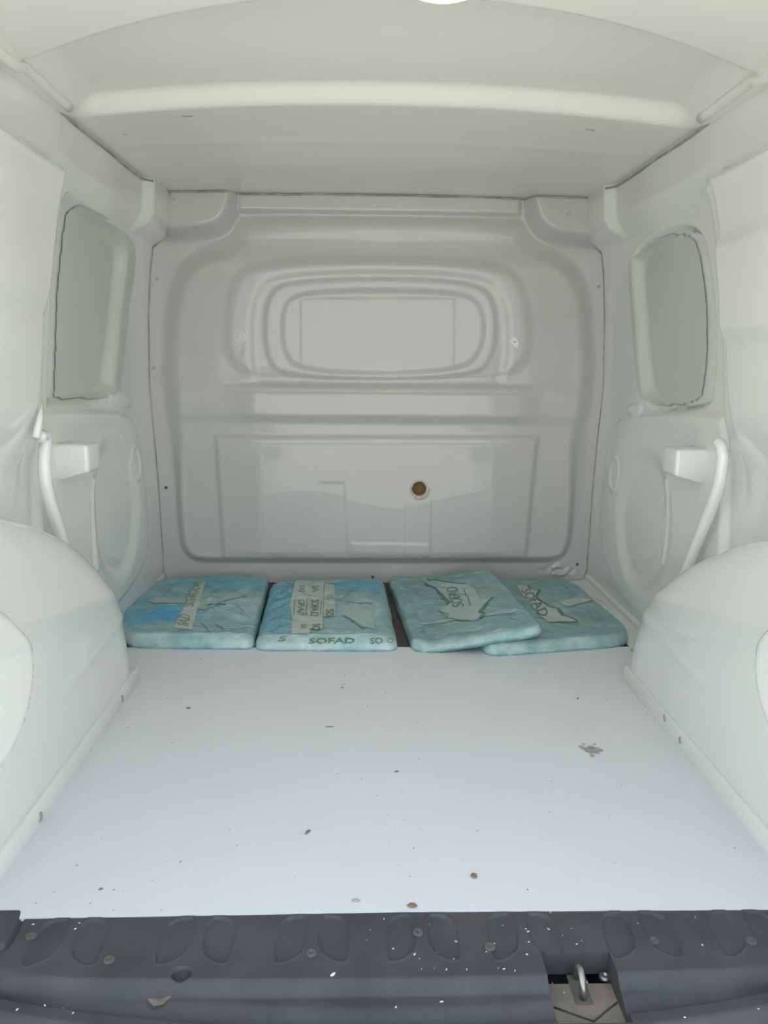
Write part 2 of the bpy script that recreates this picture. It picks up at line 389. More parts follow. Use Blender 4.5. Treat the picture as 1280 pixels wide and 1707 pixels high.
# ------------------------------------------------------------------ ceiling
def ceil_z(X, Y):
    a = 1-(np.abs(X)/.6)**2.2
    k = sm(2.35, 1.6, Y)
    Zc = 1.120+.006*sm(1.9, 2.3, Y)+a*(.006+.026*k)
    yb = 1.60+.0*X
    side = sm(.600, .535, np.abs(X))
    Zc = Zc+.030*sm(yb, yb-.045, Y)*side          # rear face of the roof bow
    Zc = Zc+.022*sm(1.545, 1.30, Y)*a.clip(0, 1)*side
    Zc = Zc+.008*np.exp(-((Y-1.50)/.03)**2)*0
    yh = 1.185+.42*X*X
    Zc = Zc-.045*sm(yh+.012, yh-.03, Y)*side       # header over the tail opening
    # faint pressed beads
    Zc = Zc-.0014*np.exp(-((Y-1.80-.02*a)/.02)**2)*side
    Zc = Zc+.0016*np.sin(Y*9+X*3)*side
    return Zc
ys = np.linspace(.62, 2.318, 300); xs = np.linspace(-.625, .625, 220)
X, Y = np.meshgrid(xs, ys, indexing='ij')
Zc = ceil_z(X, Y)
# rolled edge along both rails
Zc = Zc-.010*sm(.560, .585, np.abs(X))*sm(1.62, 1.50, Y)
ceil = struct(link('ceiling', grid_mesh(np.stack([X, Y, Zc], -1), 'ceiling', flip=True), CEIL))
for s in (-1, 1):
    pts = []
    for y in np.linspace(.75, 2.1, 70):
        z = float(ceil_z(np.array([s*.6]), np.array([y]))[0])-.004
        x = s*(float(wall_x(s, np.array([y]), np.array([z]))[0])-.001); pts.append((x, y, z-.002+.0015*noise.noise(Vector((y*7, s, 2)))))
    bm_obj('seam_gap', tube_bm(pts, .0026, 6), SEAM, ceil)
    # thin rolled edge strip of the roof skin, standing off the rail
    pts = [(s*(.578+.004*math.sin(y*5)), y, float(ceil_z(np.array([.578]), np.array([y]))[0])-.010) for y in np.linspace(.8, 1.53, 30)]
    bm_obj('rolled_edge', tube_bm(pts, .009, 10), CEIL, ceil)
pts = []
for x in np.linspace(-.60, .60, 90):
    z = float(ceil_z(np.array([x]), np.array([2.24]))[0]); y = bulk_y(x, z-.004)-.002
    z = float(ceil_z(np.array([x]), np.array([y]))[0])
    pts.append((x, y, z-.003+.002*noise.noise(Vector((x*9, 3, 1)))))
bm_obj('seam_gap', tube_bm(pts, .0028, 6), SEAM, ceil)
bm = bmesh.new()
for px, py, ww in ((312, 198, .010), (983, 217, .009), (208, 217, .004)):
    p = on(px, py, 2, 1.135); tube_bm([(p[0]-ww, p[1], float(ceil_z(np.array([p[0]-ww]), np.array([p[1]]))[0])-.0005), (p[0]+ww, p[1]+.002, float(ceil_z(np.array([p[0]+ww]), np.array([p[1]]))[0])-.0005)], .0018, 6, bm)
bm_obj('scratch_mark', bm, SEAM, ceil)

# lamp
lx, ly, lz = .056, 1.096, 1.152
lamp = bpy.data.objects.new('ceiling_lamp', None); C.objects.link(lamp); lamp.location = (lx, ly, lz)
tag(lamp, 'lit warm oval lamp at the top edge of the ceiling', 'lamp')
S = Matrix.Diagonal((1.0, .85, 1, 1))
M = Matrix.Translation((lx, ly, lz)) @ S
hz = float(ceil_z(np.array([lx]), np.array([ly]))[0])
bm_obj('lamp_housing', lathe_bm([(.056, hz-lz+.004), (.056, -.004), (.050, -.009), (.044, -.009)], 40, M), LAMPB, lamp)
bm_obj('lamp_lens', lathe_bm([(.046, -.006), (.044, -.012), (.034, -.016), (.018, -.018), (0, -.0185)], 40, M), LENS, lamp)

# ------------------------------------------------------------------ wheel arches
OUTS = {-1: [(1.556, 0), (1.552, .05), (1.535, .118), (1.499, .215), (1.441, .286), (1.371, .344), (1.292, .384), (1.199, .419), (1.061, .449), (.98, .456)],
        1: [(1.572, 0), (1.568, .05), (1.550, .11), (1.506, .181), (1.414, .271), (1.295, .342), (1.175, .395), (1.087, .421), (.98, .434)]}
YC = .98
def arch_r(th, OUT):
    ang = [math.atan2(z, y-YC) for y, z in OUT]; rad = [math.hypot(y-YC, z) for y, z in OUT]
    t = np.where(th > math.pi/2, math.pi-th, th); 
    g = np.linspace(0, math.pi/2, 200); r0 = np.interp(g, ang, rad); k = np.exp(-np.linspace(-2, 2, 25)**2); k /= k.sum()
    r0 = np.convolve(np.pad(r0, 12, mode='edge'), k, 'valid'); return np.interp(t, g, r0)
def arch_face(s, Y, Z):
    x = .525+0*Y
    zc = .30-(Y-1.0)*.20
    x = x+.30*np.clip(Z-zc, 0, 1)*sm(0, .03, Z-zc)
    # strut tower bulge beside the opening
    d = np.hypot((Y-.80)/.165, (Z-.31)/.135)
    low = sm(.165, .20, Z)
    x = x-.075*sm(1.06, .62, d)*low
    x = x-.010*np.exp(-((Z-.155-(Y-1.3)*.05)/.012)**2)*sm(1.15, 1.3, Y)*.35
    return x
for s in (-1, 1):
    th = np.linspace(0, math.pi, 150); t = np.concatenate([np.linspace(0, .86, 60), np.linspace(.87, 1.0, 16)])
    TH, T = np.meshgrid(th, t, indexing='ij'); R = arch_r(TH, OUTS[s])
    # round the sampled outline a little
    R = np.where(True, R, R)
    Yv = YC+R*T*np.cos(TH); Zv = R*T*np.sin(TH)
    X = arch_face(s, Yv, Zv)
    fr = np.clip((T-.87)/.13, 0, 1); X = X+.024*(1-np.sqrt(1-fr**2*.999))
    rows = [np.stack([s*X, Yv, Zv], -1)]
    x1 = X[:, -1]
    for k, (q, e) in enumerate(((.25, 1.006), (.5, 1.012), (.75, 1.018), (1, 1.03))):
        rows.append(np.stack([s*(x1+(.672-x1)*q), YC+R[:, -1]*e*np.cos(th), R[:, -1]*e*np.sin(th)], -1)[:, None])
    P = np.concatenate(rows, 1)
    ar = link('wheel_arch', grid_mesh(P, 'wheel_arch', flip=(s > 0)), PAINT, walls[s])
    tag(ar, 'domed wheel arch cover')
    bm = box_bm(min(s*.518, s*.545), max(s*.518, s*.545), .74, 1.548, -.004, .034)
    fl = bm_obj('arch_flange', bm, PAINT, ar, bevel=.004)
    for px, py in ([(203, 1165), (67, 1362)] if s < 0 else [(1108, 1197), (1134, 1234)]):
        p = on(px, py, 0, s*.518); screw((s*.518, p[1], max(.010, p[2])), (-s, 0, 0), .0075 if s < 0 else .0065, ar)
    # gusset where the arch meets the sill behind it
# latch brackets and pillar flanges on the side walls
for s in (-1, 1):
    bm = bmesh.new()
    tops = .503 if s < 0 else .500; bot = .442 if s < 0 else .440
    n = 10; xs_ = [.592, .700]
    A = [(s*.594, 1.545, bot+.004), (s*.594, 1.545, tops), (s*.70, 1.545, tops+.002), (s*.70, 1.545, bot-.016), (s*.645, 1.545, bot-.008)]
    B = [(x, 1.62, z) for x, y, z in A]
    va = [bm.verts.new(p) for p in A]; vb = [bm.verts.new(p) for p in B]
    bm.faces.new(va); bm.faces.new(vb[::-1])
    for i in range(5): bm.faces.new((va[i], va[(i+1) % 5], vb[(i+1) % 5], vb[i]))
    tag(bm_obj('latch_bracket', bm, PAINT, walls[s], bevel=.008, seg=4), 'box shaped latch bracket')
    if s < 0: L = [(66, 728), (75, 726), (77, 735), (74, 760), (74, 790), (79, 820), (88, 850), (99, 882), (112, 930)]; xx = .622
    else: L = [(1198, 738), (1205, 750), (1204, 775), (1198, 812), (1184, 850), (1166, 895), (1150, 935), (1132, 985)]; xx = .624
    pts = []; 
    for px, py in L:
        p = on(px, py, 0, s*xx); pts.append(tuple(p))
    q = [Vector(p) for p in pts]
    for _ in range(2):
        r_ = [q[0]]
        for a, b in zip(q[:-1], q[1:]): r_ += [a*.75+b*.25, a*.25+b*.75]
        q = r_+[q[-1]]
    bm = tube_bm(q, .0115, 12)
    bm_obj('pillar_flange', bm, PAINT, walls[s])
    if s < 0:
        q = [tuple(on(px, py, 0, -.612)) for px, py in [(70, 675), (66, 700), (60, 730)]]
        bm_obj('pillar_bead', tube_bm(q, [.002, .006, .007], 8), PAINT, walls[s])
for px, py, xx in ((80, 581, .628), (77, 517, .628)):
    p = on(px, py, 0, -xx); xw = float(wall_x(-1, np.array([p[1]]), np.array([p[2]]))[0]); screw((-xw, p[1], p[2]), (1, 0, 0), .006, walls[-1])

# ------------------------------------------------------------------ floor
bm = box_bm(-.76, .76, .845, 2.34, -.03, -.006); struct(bm_obj('underfloor', bm, DARKB, smooth=False))
outline = [(-.5225, .838), (0, .842), (.5225, .838), (.524, 1.552), (.545, 1.56), (.588, 1.66), (.600, 1.745), (.20, 1.7455), (-.20, 1.744), (-.625, 1.748), (-.62, 1.60), (-.56, 1.556), (-.525, 1.552)]
bm = bmesh.new(); lo_ = [bm.verts.new((x, y, -.005)) for x, y in outline]; hi_ = [bm.verts.new((x, y, 0)) for x, y in outline]
bm.faces.new(hi_); bm.faces.new(lo_[::-1]); n = len(outline)
for i in range(n): bm.faces.new((lo_[i], lo_[(i+1) % n], hi_[(i+1) % n], hi_[i]))
floor = struct(bm_obj('floor', bm, BOARD, smooth=False))
for s in (-1, 1):     # painted floor pan rising beside the board
    bm = bmesh.new(); prof = [(.603 if s > 0 else .627, -.004), (.612 if s > 0 else .632, .0005), (.640, .003), (.664, .012)]
    a = [[bm.verts.new((s*x, y, z)) for x, z in prof] for y in (1.545, 1.9, 2.313)]
    for i in range(2):
        for j in range(3): bm.faces.new((a[i][j], a[i][j+1], a[i+1][j+1], a[i+1][j]))
    bm_obj('floor_pan_edge', bm, PAINT, floor)

def crumb(name, px, py, ln, wd, ang, m, label, cat, h=.0025):
    p = on(px, py, 2, 0); bm = bmesh.new(); bmesh.ops.create_icosphere(bm, subdivisions=2, radius=1)
    for v in bm.verts:
        k = 1+.35*noise.noise(v.co*1.7+Vector((px, py, 0)))
        v.co = Vector((v.co.x*ln/2*k, v.co.y*wd/2*k, (v.co.z+.9)*h/2*k))
    o = bm_obj(name, bm, m); o.location = (p[0], p[1], 0.0002 if py < 1515 else .0); o.rotation_euler = (0, 0, ang)
    return tag(o, label, cat)
crumb('crumb', 790, 1461, .009, .011, .4, CRUMBB, 'brown leaf crumb on the white floor, right of centre near the sill', 'debris')
crumb('crumb', 687, 1511, .014, .008, 0, CRUMBB, 'brown crumb against the edge of the dark sill', 'debris', .003)
crumb('twig', 513, 1388, .013, .004, 1.0, CRUMBG, 'short grey twig lying slanted on the white floor, left of centre', 'debris')
crumb('twig', 550, 1212, .017, .002, -.05, CRUMBG, 'thin grey splinter lying crosswise on the floor in front of the packages', 'debris', .0012)
crumb('pebble', 314, 1181, .008, .005, .3, CRUMBG, 'small dark pebble on the floor in front of the leftmost package', 'debris')
crumb('pebble', 593, 1502, .010, .006, 0, STAIN, 'pale grey pebble on the floor close to the sill, left of the brown crumb', 'debris')
crumb('pebble', 571, 1147, .006, .007, 0, STAIN, 'tiny grey grit beside the front of the second package from left', 'debris')
crumb('chip', 661, 1287, .007, .003, .1, CRUMBG, 'tiny dark flake in the middle of the white floor', 'debris')
crumb('chip', 963, 1165, .006, .003, .6, CRUMBG, 'tiny dark flake in front of the rightmost package', 'debris')
crumb('chip', 168, 1483, .006, .003, .6, CRUMBG, 'small dark flake near the left end of the sill', 'debris')
# grit nobody could count
bm = bmesh.new()
for i in range(130):
    if i < 75: x = random.uniform(-.5, .5); y = random.uniform(.86, 1.72)
    else:
        cxy = random.choice([(.40, 1.55), (.06, 1.35), (-.02, 1.02), (.05, .95), (-.05, 1.5), (-.35, .87)]); x = cxy[0]+random.gauss(0, .05); y = cxy[1]+random.gauss(0, .05)
    x = max(-.51, min(.51, x)); y = max(.85, min(1.73, y)); r = random.choice([.0004, .0005, .0007, .001])
    a = random.random()*6; M = Matrix.Translation((x, y, .0003)) @ Matrix.Rotation(a, 4, 'Z') @ Matrix.Diagonal((r*random.uniform(1, 2), r, r*.5, 1))
    bmesh.ops.create_icosphere(bm, subdivisions=1, radius=1, matrix=M)
g = bm_obj('floor_grit', bm, CRUMBG); tag(g, 'scattered fine dark grit across the white floor board', 'grit', kind='stuff')
# dried stain: a thin crust
def blot(name, px, py, rx, ry, m, seed, parent, pieces=5):
    p = on(px, py, 2, 0); bm = bmesh.new(); rnd = random.Random(seed)
    for k in range(pieces):
        cx = p[0]+(0 if k == 0 else rnd.uniform(-rx, rx)*.9); cy = p[1]+(0 if k == 0 else rnd.uniform(-ry, ry)*1.1); sc = 1 if k == 0 else rnd.uniform(.08, .3)
        vs = [bm.verts.new((cx+rx*sc*math.cos(i*math.pi/18)*(.75+.5*noise.noise(Vector((math.cos(i*math.pi/18)*2.5, math.sin(i*math.pi/18)*2.5, seed+k)))),
                            cy+ry*sc*math.sin(i*math.pi/18)*(.75+.6*noise.noise(Vector((math.cos(i*math.pi/18)*2.5, math.sin(i*math.pi/18)*2.5, seed+k+9)))), .0005+.0002*k)) for i in range(36)]
        bm.faces.new(vs)
    return bm_obj(name, bm, m, parent, smooth=False)
tag(blot('dried_stain', 988, 1251, .022, .020, STAIN, 3, floor, 12), 'dried grey brown stain')

# ------------------------------------------------------------------ sill cover
def seg_poly(L, zz=-.006): return [on(px, py, 2, zz)[:2] for px, py in L]
lox = []   # lozenge outlines (x, y)
def lozenge(xc, sgn):
    a = .0065
    return [(xc+sgn*a, .838), (xc+sgn*.030, .838), (xc+sgn*.0435, .822), (xc+sgn*.0435, .770), (xc+sgn*.0285, .769), (xc+sgn*a, .787)]
PAIRS = [-.392, -.2405, -.1045, .026, .148, .288, .420, -.53, .545]
def lip_y(X): return .690+.24*X*X
def sill_z(X, Y):
    Zs = -.001-.006*sm(.85, .75, Y)
    ye = .741+.05*X*X
    Zs = Zs-.013*sm(ye+.006, ye-.010, Y)
    ly_ = lip_y(X)
    Zs = Zs-.010*sm(ly_+.030, ly_+.004, Y)+.010*sm(ly_+.007, ly_+.001, Y)
    Zs = Zs-.030*sm(ly_-.012, ly_-.040, Y)
    Zs = Zs-.10*sm(.655, .60, Y)
    for xc in PAIRS:
        for sg in (-1, 1):
            d = sdf(chaikin(lozenge(xc, sg), 1), X, Y)
            Zs = Zs-.0022*sm(-.0003, .0028, d)+.0013*np.exp(-((d+.0008)/.0014)**2)
    # left end piece standing proud, with a groove round it
    d = sdf(chaikin(seg_poly([(-300, 1500), (34, 1500), (40, 1527), (22, 1562), (6, 1584), (-40, 1600), (-300, 1600)]), 1), X, Y)
    Zs = Zs+.003*sm(0, .003, d)-.004*np.exp(-((d+.002)/.002)**2)
    # worn drain slot
    c = on(303, 1629, 2, -.012); Zs = Zs-.010*sm(1.1, .7, np.hypot((X-c[0])/.011, (Y-c[1])/.009))
    c = on(262, 1664, 2, -.02); Zs = Zs-.004*sm(1.1, .3, np.hypot((X-c[0])/.014, (Y-c[1])/.012))
    return Zs
RX0, RX1, RY0, RY1 = .1635, .2440, .694, .778
xs = np.concatenate([np.linspace(-.62, RX0, 560), np.linspace(RX0, RX1, 44)[1:], np.linspace(RX1, .62, 270)[1:]])
ys = np.concatenate([np.linspace(.60, RY0, 44), np.linspace(RY0, RY1, 56)[1:], np.linspace(RY1, .850, 56)[1:]])
X, Y = np.meshgrid(xs, ys, indexing='ij'); Zs = sill_z(X, Y)
fx = (X[:-1, :-1]+X[1:, 1:])/2; fy = (Y[:-1, :-1]+Y[1:, 1:])/2
keep = ~((fx > RX0) & (fx < RX1) & (fy > RY0) & (fy < RY1))
P = np.stack([X, Y, Zs], -1)
sill = link('sill_cover', grid_mesh(P, 'sill_cover', keep=keep), PLAST)
tag(sill, 'dark grey plastic sill cover with embossed lozenge treads along the rear opening', 'sill trim')
# recess tub
def tub():
    bm = bmesh.new(); N = 24
    def edge(t):  # walk rectangle
        pts = []
        for i in range(N): pts.append((RX0+(RX1-RX0)*i/N, RY1))
        for i in range(N): pts.append((RX1, RY1-(RY1-RY0)*i/N))
        for i in range(N): pts.append((RX1-(RX1-RX0)*i/N, RY0))
        for i in range(N): pts.append((RX0, RY0+(RY1-RY0)*i/N))
        return pts
    E = edge(0); top = [bm.verts.new((x, y, float(sill_z(np.array([x]), np.array([y]))[0]))) for x, y in E]
    cx, cy = (RX0+RX1)/2, (RY0+RY1)/2
    bot = [bm.verts.new((cx+(x-cx)*.93, cy+(y-cy)*.96, -.034)) for x, y in E]
    n = len(E)
    for i in range(n): bm.faces.new((top[i], top[(i+1) % n], bot[(i+1) % n], bot[i]))
    return bm
rec = bm_obj('latch_recess', tub(), PLAST2, sill, smooth=False); tag(rec, 'square black latch recess')
bm = bmesh.new()
vs = [(RX0+.001, RY0+.001, -.0335), (RX1-.001, RY0+.001, -.0335), (RX1-.001, RY1-.018, -.032), (RX0+.001, RY1-.018, -.032)]
bm.faces.new([bm.verts.new(v) for v in vs])
bm_obj('recess_floor', bm, DIRT, rec, smooth=False)
bm = tube_bm([(RX0+.004, .728, -.0325), (RX0+.043, .709, -.0325), (RX1-.004, .733, -.0325)], .0012, 6)
bm_obj('recess_crease', bm, PLAST2, rec)
# striker
sx = on(968, 1640, 2, -.022)
st = bpy.data.objects.new('latch_striker', None); C.objects.link(st); st.location = (sx[0], sx[1], -.033)
tag(st, 'steel loop striker standing in the square recess of the dark sill', 'latch')
pts = [(0, .019, 0), (0, .019, .012), (0, .014, .021), (0, .004, .025), (0, -.006, .021), (0, -.011, .010), (0, -.011, 0)]
bm_obj('loop', tube_bm([(sx[0]+x, sx[1]+y, -.033+z) for x, y, z in pts], .0040, 10), STEEL, st)
bm_obj('plate', box_bm(sx[0]-.010, sx[0]+.010, sx[1]-.018, sx[1]+.024, -.0335, -.0312), SCUFF, st, bevel=.0008, seg=1, smooth=False)
bp = on(1008, 1627, 2, -.030)
bm_obj('bolt', lathe_bm([(.0068, 0), (.0068, .0025), (.005, .004), (.003, .004), (.0025, .002), (0, .002)], 14, Matrix.Translation((bp[0], bp[1], -.0325))), STEEL, st)
bm_obj('bolt', lathe_bm([(.0028, 0), (.0028, .0025), (.0015, .0035), (0, .0035)], 10, Matrix.Translation((sx[0]+.010, sx[1]+.012, -.0325))), STEEL, st)
# screw caps pressed into the tread
for px, py in [(182, 1600), (519, 1589), (697, 1558), (1090, 1567), (816, 1580), (52, 1564), (1252, 1570)]:
    p = on(px, py, 2, -.006); z = float(sill_z(np.array([p[0]]), np.array([p[1]]))[0])
    bm_obj('screw_cap', lathe_bm([(.0066, -.001), (.0066, .0008), (.005, .0018), (.003, .0016), (.002, .0006), (0, .0004)], 16, Matrix.Translation((p[0], p[1], z))), SCUFF, sill)
c = on(303, 1629, 2, -.012)
bm_obj('drain_slot', lathe_bm([(0, 0), (.0095, .0002), (.0105, .003)], 20, Matrix.Translation((c[0], c[1], float(sill_z(np.array([c[0]]), np.array([c[1]]))[0])+.0006)) @ Matrix.Diagonal((1, .8, 1, 1))), PLAST2, sill)
c = on(265, 1666, 2, -.02); 
bm = bmesh.new(); vs = []
for i in range(20):
    a = i*math.pi/10; x = c[0]+.011*math.cos(a)*(1+.3*math.sin(3*a)); y = c[1]+.005*math.sin(a)*(1+.3*math.cos(2*a)); vs.append(bm.verts.new((x, y, float(sill_z(np.array([x]), np.array([y]))[0])+.0005)))
bm.faces.new(vs); bm_obj('worn_patch', bm, DIRT, sill, smooth=False)
# paint flecks on the sill
bm = bmesh.new(); fl = [(56, 1549), (126, 1556), (133, 1547), (880, 1560), (876, 1556), (881, 1575), (917, 1529), (914, 1553), (1158, 1537), (1170, 1579), (818, 1587), (824, 1575),
                        (555, 1626), (778, 1618), (744, 1618), (840, 1617), (858, 1620), (640, 1540), (655, 1583), (75, 1679), (105, 1681), (122, 1692), (29, 1686), (736, 1673), (660, 1682), (942, 1624), (878, 1594), (961, 1578), (1141, 1699), (760, 1572), (1264, 1683), (691, 1594)]
for i, (px, py) in enumerate(fl+[(random.uniform(600, 1100), random.uniform(1525, 1620)) for _ in range(16)]):
    p = on(px, py, 2, -.008 if py < 1640 else -.022); r = random.choice([.0012, .0016, .002]) if i < len(fl) else .0007
    if px == 555: r = .0045
    z = float(sill_z(np.array([p[0]]), np.array([p[1]]))[0])
    if RX0 < p[0] < RX1 and RY0 < p[1] < RY1: z = -.0325
    M = Matrix.Translation((p[0], p[1], z+.0006)) @ Matrix.Rotation(random.random()*3, 4, 'Z') @ Matrix.Diagonal((r*random.uniform(.8, 1.5), r*.5, .0008, 1))
    bmesh.ops.create_icosphere(bm, subdivisions=1, radius=1, matrix=M)
tag(bm_obj('paint_flecks', bm, CHIP), 'tiny white paint flecks strewn over the dark sill', 'flecks', kind='stuff')

# ------------------------------------------------------------------ wrapped packages
class Pack:
    def __init__(s, corners, T, seed, label, base=(0, 0, 0), tint=None, rad=.022, bulge=None, folds=()):
        s.folds = folds
        s.T, s.seed, s.base, s.rad, s.bulge = T, seed, base, rad, bulge
        pts = []
        for px, py in corners:
            z = T*.7
            for _ in range(6):
                p = on(px, py, 2, z); z = s.bz(p[0], p[1])+T*.75
            pts.append(p[:2])
        # rounded outline
        P = []
        n = len(pts)
        for i in range(n):
            a, b, c = np.array(pts[i-1]), np.array(pts[i]), np.array(pts[(i+1) % n])
            r = .035; p0 = b+(a-b)/np.linalg.norm(a-b)*r; p1 = b+(c-b)/np.linalg.norm(c-b)*r
            for k in range(7):
                t = k/6; P.append((1-t)**2*p0+2*t*(1-t)*b+t*t*p1)
        # resample
        Q_ = []; N = 200; L = [0]
        for i in range(len(P)): L.append(L[-1]+np.linalg.norm(np.array(P[(i+1) % len(P)])-P[i]))
        for k in range(N):
            d = L[-1]*k/N; i = max(j for j in range(len(P)) if L[j] <= d); t = (d-L[i])/(L[i+1]-L[i]+1e-9)
            q = np.array(P[i])*(1-t)+np.array(P[(i+1) % len(P)])*t
            Q_.append(q)
        s.c = np.mean(Q_, 0)
        Q2 = []
        for k, q in enumerate(Q_):
            d = q-s.c; Q2.append(q+d/np.linalg.norm(d)*(.0035*noise.noise(Vector((q[0]*16, q[1]*16, seed)))))
        s.out = np.array(Q2)
        ts = np.concatenate([np.linspace(0, .8, 34), np.linspace(.8, 1, 22)[1:]])
        V = s.c[None, None]+(s.out[None]-s.c)*ts[:, None, None]
        H = s.h(V[..., 0], V[..., 1])
        top = np.concatenate([V, H[..., None]], -1)
        # underside: tuck in and close
        under = []
        for t, zz in ((1.004, .0065), (1.0, .0025), (.97, .0004), (.5, .0003), (0, .0003)):
            v = s.c[None]+(s.out-s.c)*t; under.append(np.concatenate([v, (zz+s.bzv(v[:, 0], v[:, 1]))[:, None]], -1))
        allv = np.concatenate([top, np.array(under)], 0)
        allv = np.concatenate([allv, allv[:, :1]], 1)
        o0 = np.array([s.c[0], s.c[1], s.bz(*s.c)]); s.o0 = o0
        me = grid_mesh(allv-o0, 'wrapped_package')
        bm = bmesh.new(); bm.from_mesh(me); bmesh.ops.remove_doubles(bm, verts=bm.verts, dist=1e-5); bmesh.ops.recalc_face_normals(bm, faces=bm.faces); bm.to_mesh(me); bm.free()
        VX = np.array([v.co.x for v in me.vertices])+o0[0]; VY = np.array([v.co.y for v in me.vertices])+o0[1]
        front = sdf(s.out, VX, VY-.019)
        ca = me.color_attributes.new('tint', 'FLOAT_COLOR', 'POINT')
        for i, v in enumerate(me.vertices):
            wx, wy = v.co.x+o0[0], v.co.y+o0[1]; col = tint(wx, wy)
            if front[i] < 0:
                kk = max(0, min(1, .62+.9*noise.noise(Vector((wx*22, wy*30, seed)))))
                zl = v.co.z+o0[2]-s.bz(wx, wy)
                col = mixc(col, np.array((.60, .61, .58)), .8*kk) if zl > .010 else mixc(col, np.array((.13, .27, .29)), .7)  # pale highlight along the front face painted into the tint, dark teal below
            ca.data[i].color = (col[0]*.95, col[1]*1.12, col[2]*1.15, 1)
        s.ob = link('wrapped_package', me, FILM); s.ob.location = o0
        tag(s.ob, label, 'package', 'film wrapped flat packages at the bulkhead')
    def bz(s, x, y): return s.base[0]+max(0, (x-s.base[1]))*s.base[2]
    def bzv(s, x, y): return s.base[0]+np.clip(x-s.base[1], 0, 9)*s.base[2]
    def h(s, X, Y):
        X = np.asarray(X, float); Y = np.asarray(Y, float)
        d = np.clip(sdf(s.out, X, Y), 0, 1)
        k = np.clip(1-d/s.rad, 0, 1)
        H = .012+(s.T-.012)*np.sqrt(np.clip(1-k**2.2, 0, 1))
        W = np.zeros(X.shape); it = np.nditer(X, flags=['multi_index'])
        for x in it:
            i = it.multi_index; xx, yy = float(X[i]), float(Y[i])
            W[i] = .0042*noise.noise(Vector((xx*9, yy*7, s.seed)))+.0030*noise.noise(Vector((xx*24+yy*18, yy*10-xx*8, s.seed+4)))+.0016*noise.noise(Vector((xx*60+yy*45, yy*22-xx*16, s.seed+8)))
        H = H+W*sm(0, .02, d)
        # pressed rim just inside the edge
        H = H-.0025*np.exp(-((d-.045)/.010)**2)
        for x0, y0, x1, y1, ww, hh in s.folds:
            ex, ey = x1-x0, y1-y0; t = np.clip(((X-x0)*ex+(Y-y0)*ey)/(ex*ex+ey*ey), 0, 1)
            dd = np.hypot(X-x0-ex*t+.004*np.sin(t*9+x0*50), Y-y0-ey*t)
            H = H+hh*np.exp(-(dd/ww)**2)*(1-.7*t)*sm(.0, .02, d)
        if s.bulge:
            for bx, by, br, bh in s.bulge: H = H+bh*np.exp(-(((X-bx)**2+(Y-by)**2)/br**2))*sm(0, .02, d)
        return H+s.bzv(X, Y)
    def hit(s, px, py):
        zs_ = np.linspace(.09, -.004, 190); p = np.array([on(px, py, 2, z) for z in zs_])
        below = zs_ <= s.h(p[:, 0], p[:, 1])*(sdf(s.out, p[:, 0], p[:, 1]) > 0); k = int(np.argmax(below)) if below.any() else len(zs_)-1
        return p[k][:2]
    def place(s, name, bm, m, off, label=None):
        vs = list(bm.verts); H = s.h(np.array([v.co.x for v in vs]), np.array([v.co.y for v in vs]))
        for v, z in zip(vs, H): v.co.z = float(z)+off+v.co.z
        bmesh.ops.translate(bm, verts=bm.verts, vec=-Vector(s.o0))
        me = bpy.data.meshes.new(name); bm.to_mesh(me); bm.free()
        for p in me.polygons: p.use_smooth = True
        o = bpy.data.objects.new(name, me); C.objects.link(o); me.materials.append(m); o.parent = s.ob
        if label: o['label'] = label
        return o
    def patch(s, name, L, m, off=.0013, label=None, cut=.008, thick=.0):
        bm = bmesh.new(); pts = [s.hit(px, py) for px, py in L]
        bm.faces.new([bm.verts.new((p[0], p[1], 0)) for p in pts])
        lo = np.min(pts, 0); hi = np.max(pts, 0)
        for ax in (0, 1):
            v = math.floor(lo[ax]/cut)*cut
            while v < hi[ax]:
                no = (1, 0, 0) if ax == 0 else (0, 1, 0); c = (v, 0, 0) if ax == 0 else (0, v, 0)
                bmesh.ops.bisect_plane(bm, geom=bm.verts[:]+bm.edges[:]+bm.faces[:], dist=1e-6, plane_co=c, plane_no=no); v += cut
        bmesh.ops.recalc_face_normals(bm, faces=bm.faces)
        if bm.faces and next(iter(bm.faces)).normal.z < 0: bmesh.ops.reverse_faces(bm, faces=bm.faces)
        return s.place(name, bm, m, off, label)
    def stroke(s, name, L, wd, m, off=.0019, label=None):
        pts = [np.array(s.hit(px, py)) for px, py in L]
        q = []
        for a, b in zip(pts[:-1], pts[1:]):
            n = max(1, int(np.linalg.norm(b-a)/.008)); q += [a+(b-a)*i/n for i in range(n)]
        q.append(pts[-1]); bm = bmesh.new(); prev = None
        for i, p in enumerate(q):
            t = q[min(i+1, len(q)-1)]-q[max(i-1, 0)]; t = t/(np.linalg.norm(t)+1e-9); nn = np.array([-t[1], t[0]])
            ww = (wd[min(len(wd)-1, int(i/len(q)*len(wd)))] if isinstance(wd, (list, tuple)) else wd)/2
            a = bm.verts.new((*(p+nn*ww), 0)); b = bm.verts.new((*(p-nn*ww), 0))
            if prev: bm.faces.new((prev[0], prev[1], b, a))
            prev = (a, b)
        return s.place(name, bm, m, off, label)
    def text(s, body, o_, e_, t_, m, off=.0022, bold=.0, name='printed_lettering', wrap=False):
        """lettering whose origin, baseline end and cap top sit at the three measured points"""
        O, E_, T_ = [np.array(s.hit(*p)) for p in (o_, e_, t_)]
        cu = bpy.data.curves.new('t', 'FONT'); cu.body = body; cu.offset = bold; cu.resolution_u = 3
        to = bpy.data.objects.new('t', cu); C.objects.link(to); bpy.context.view_layer.update()
        me = bpy.data.meshes.new_from_object(to.evaluated_get(bpy.context.evaluated_depsgraph_get()))
        bpy.data.objects.remove(to); bm = bmesh.new(); bm.from_mesh(me)
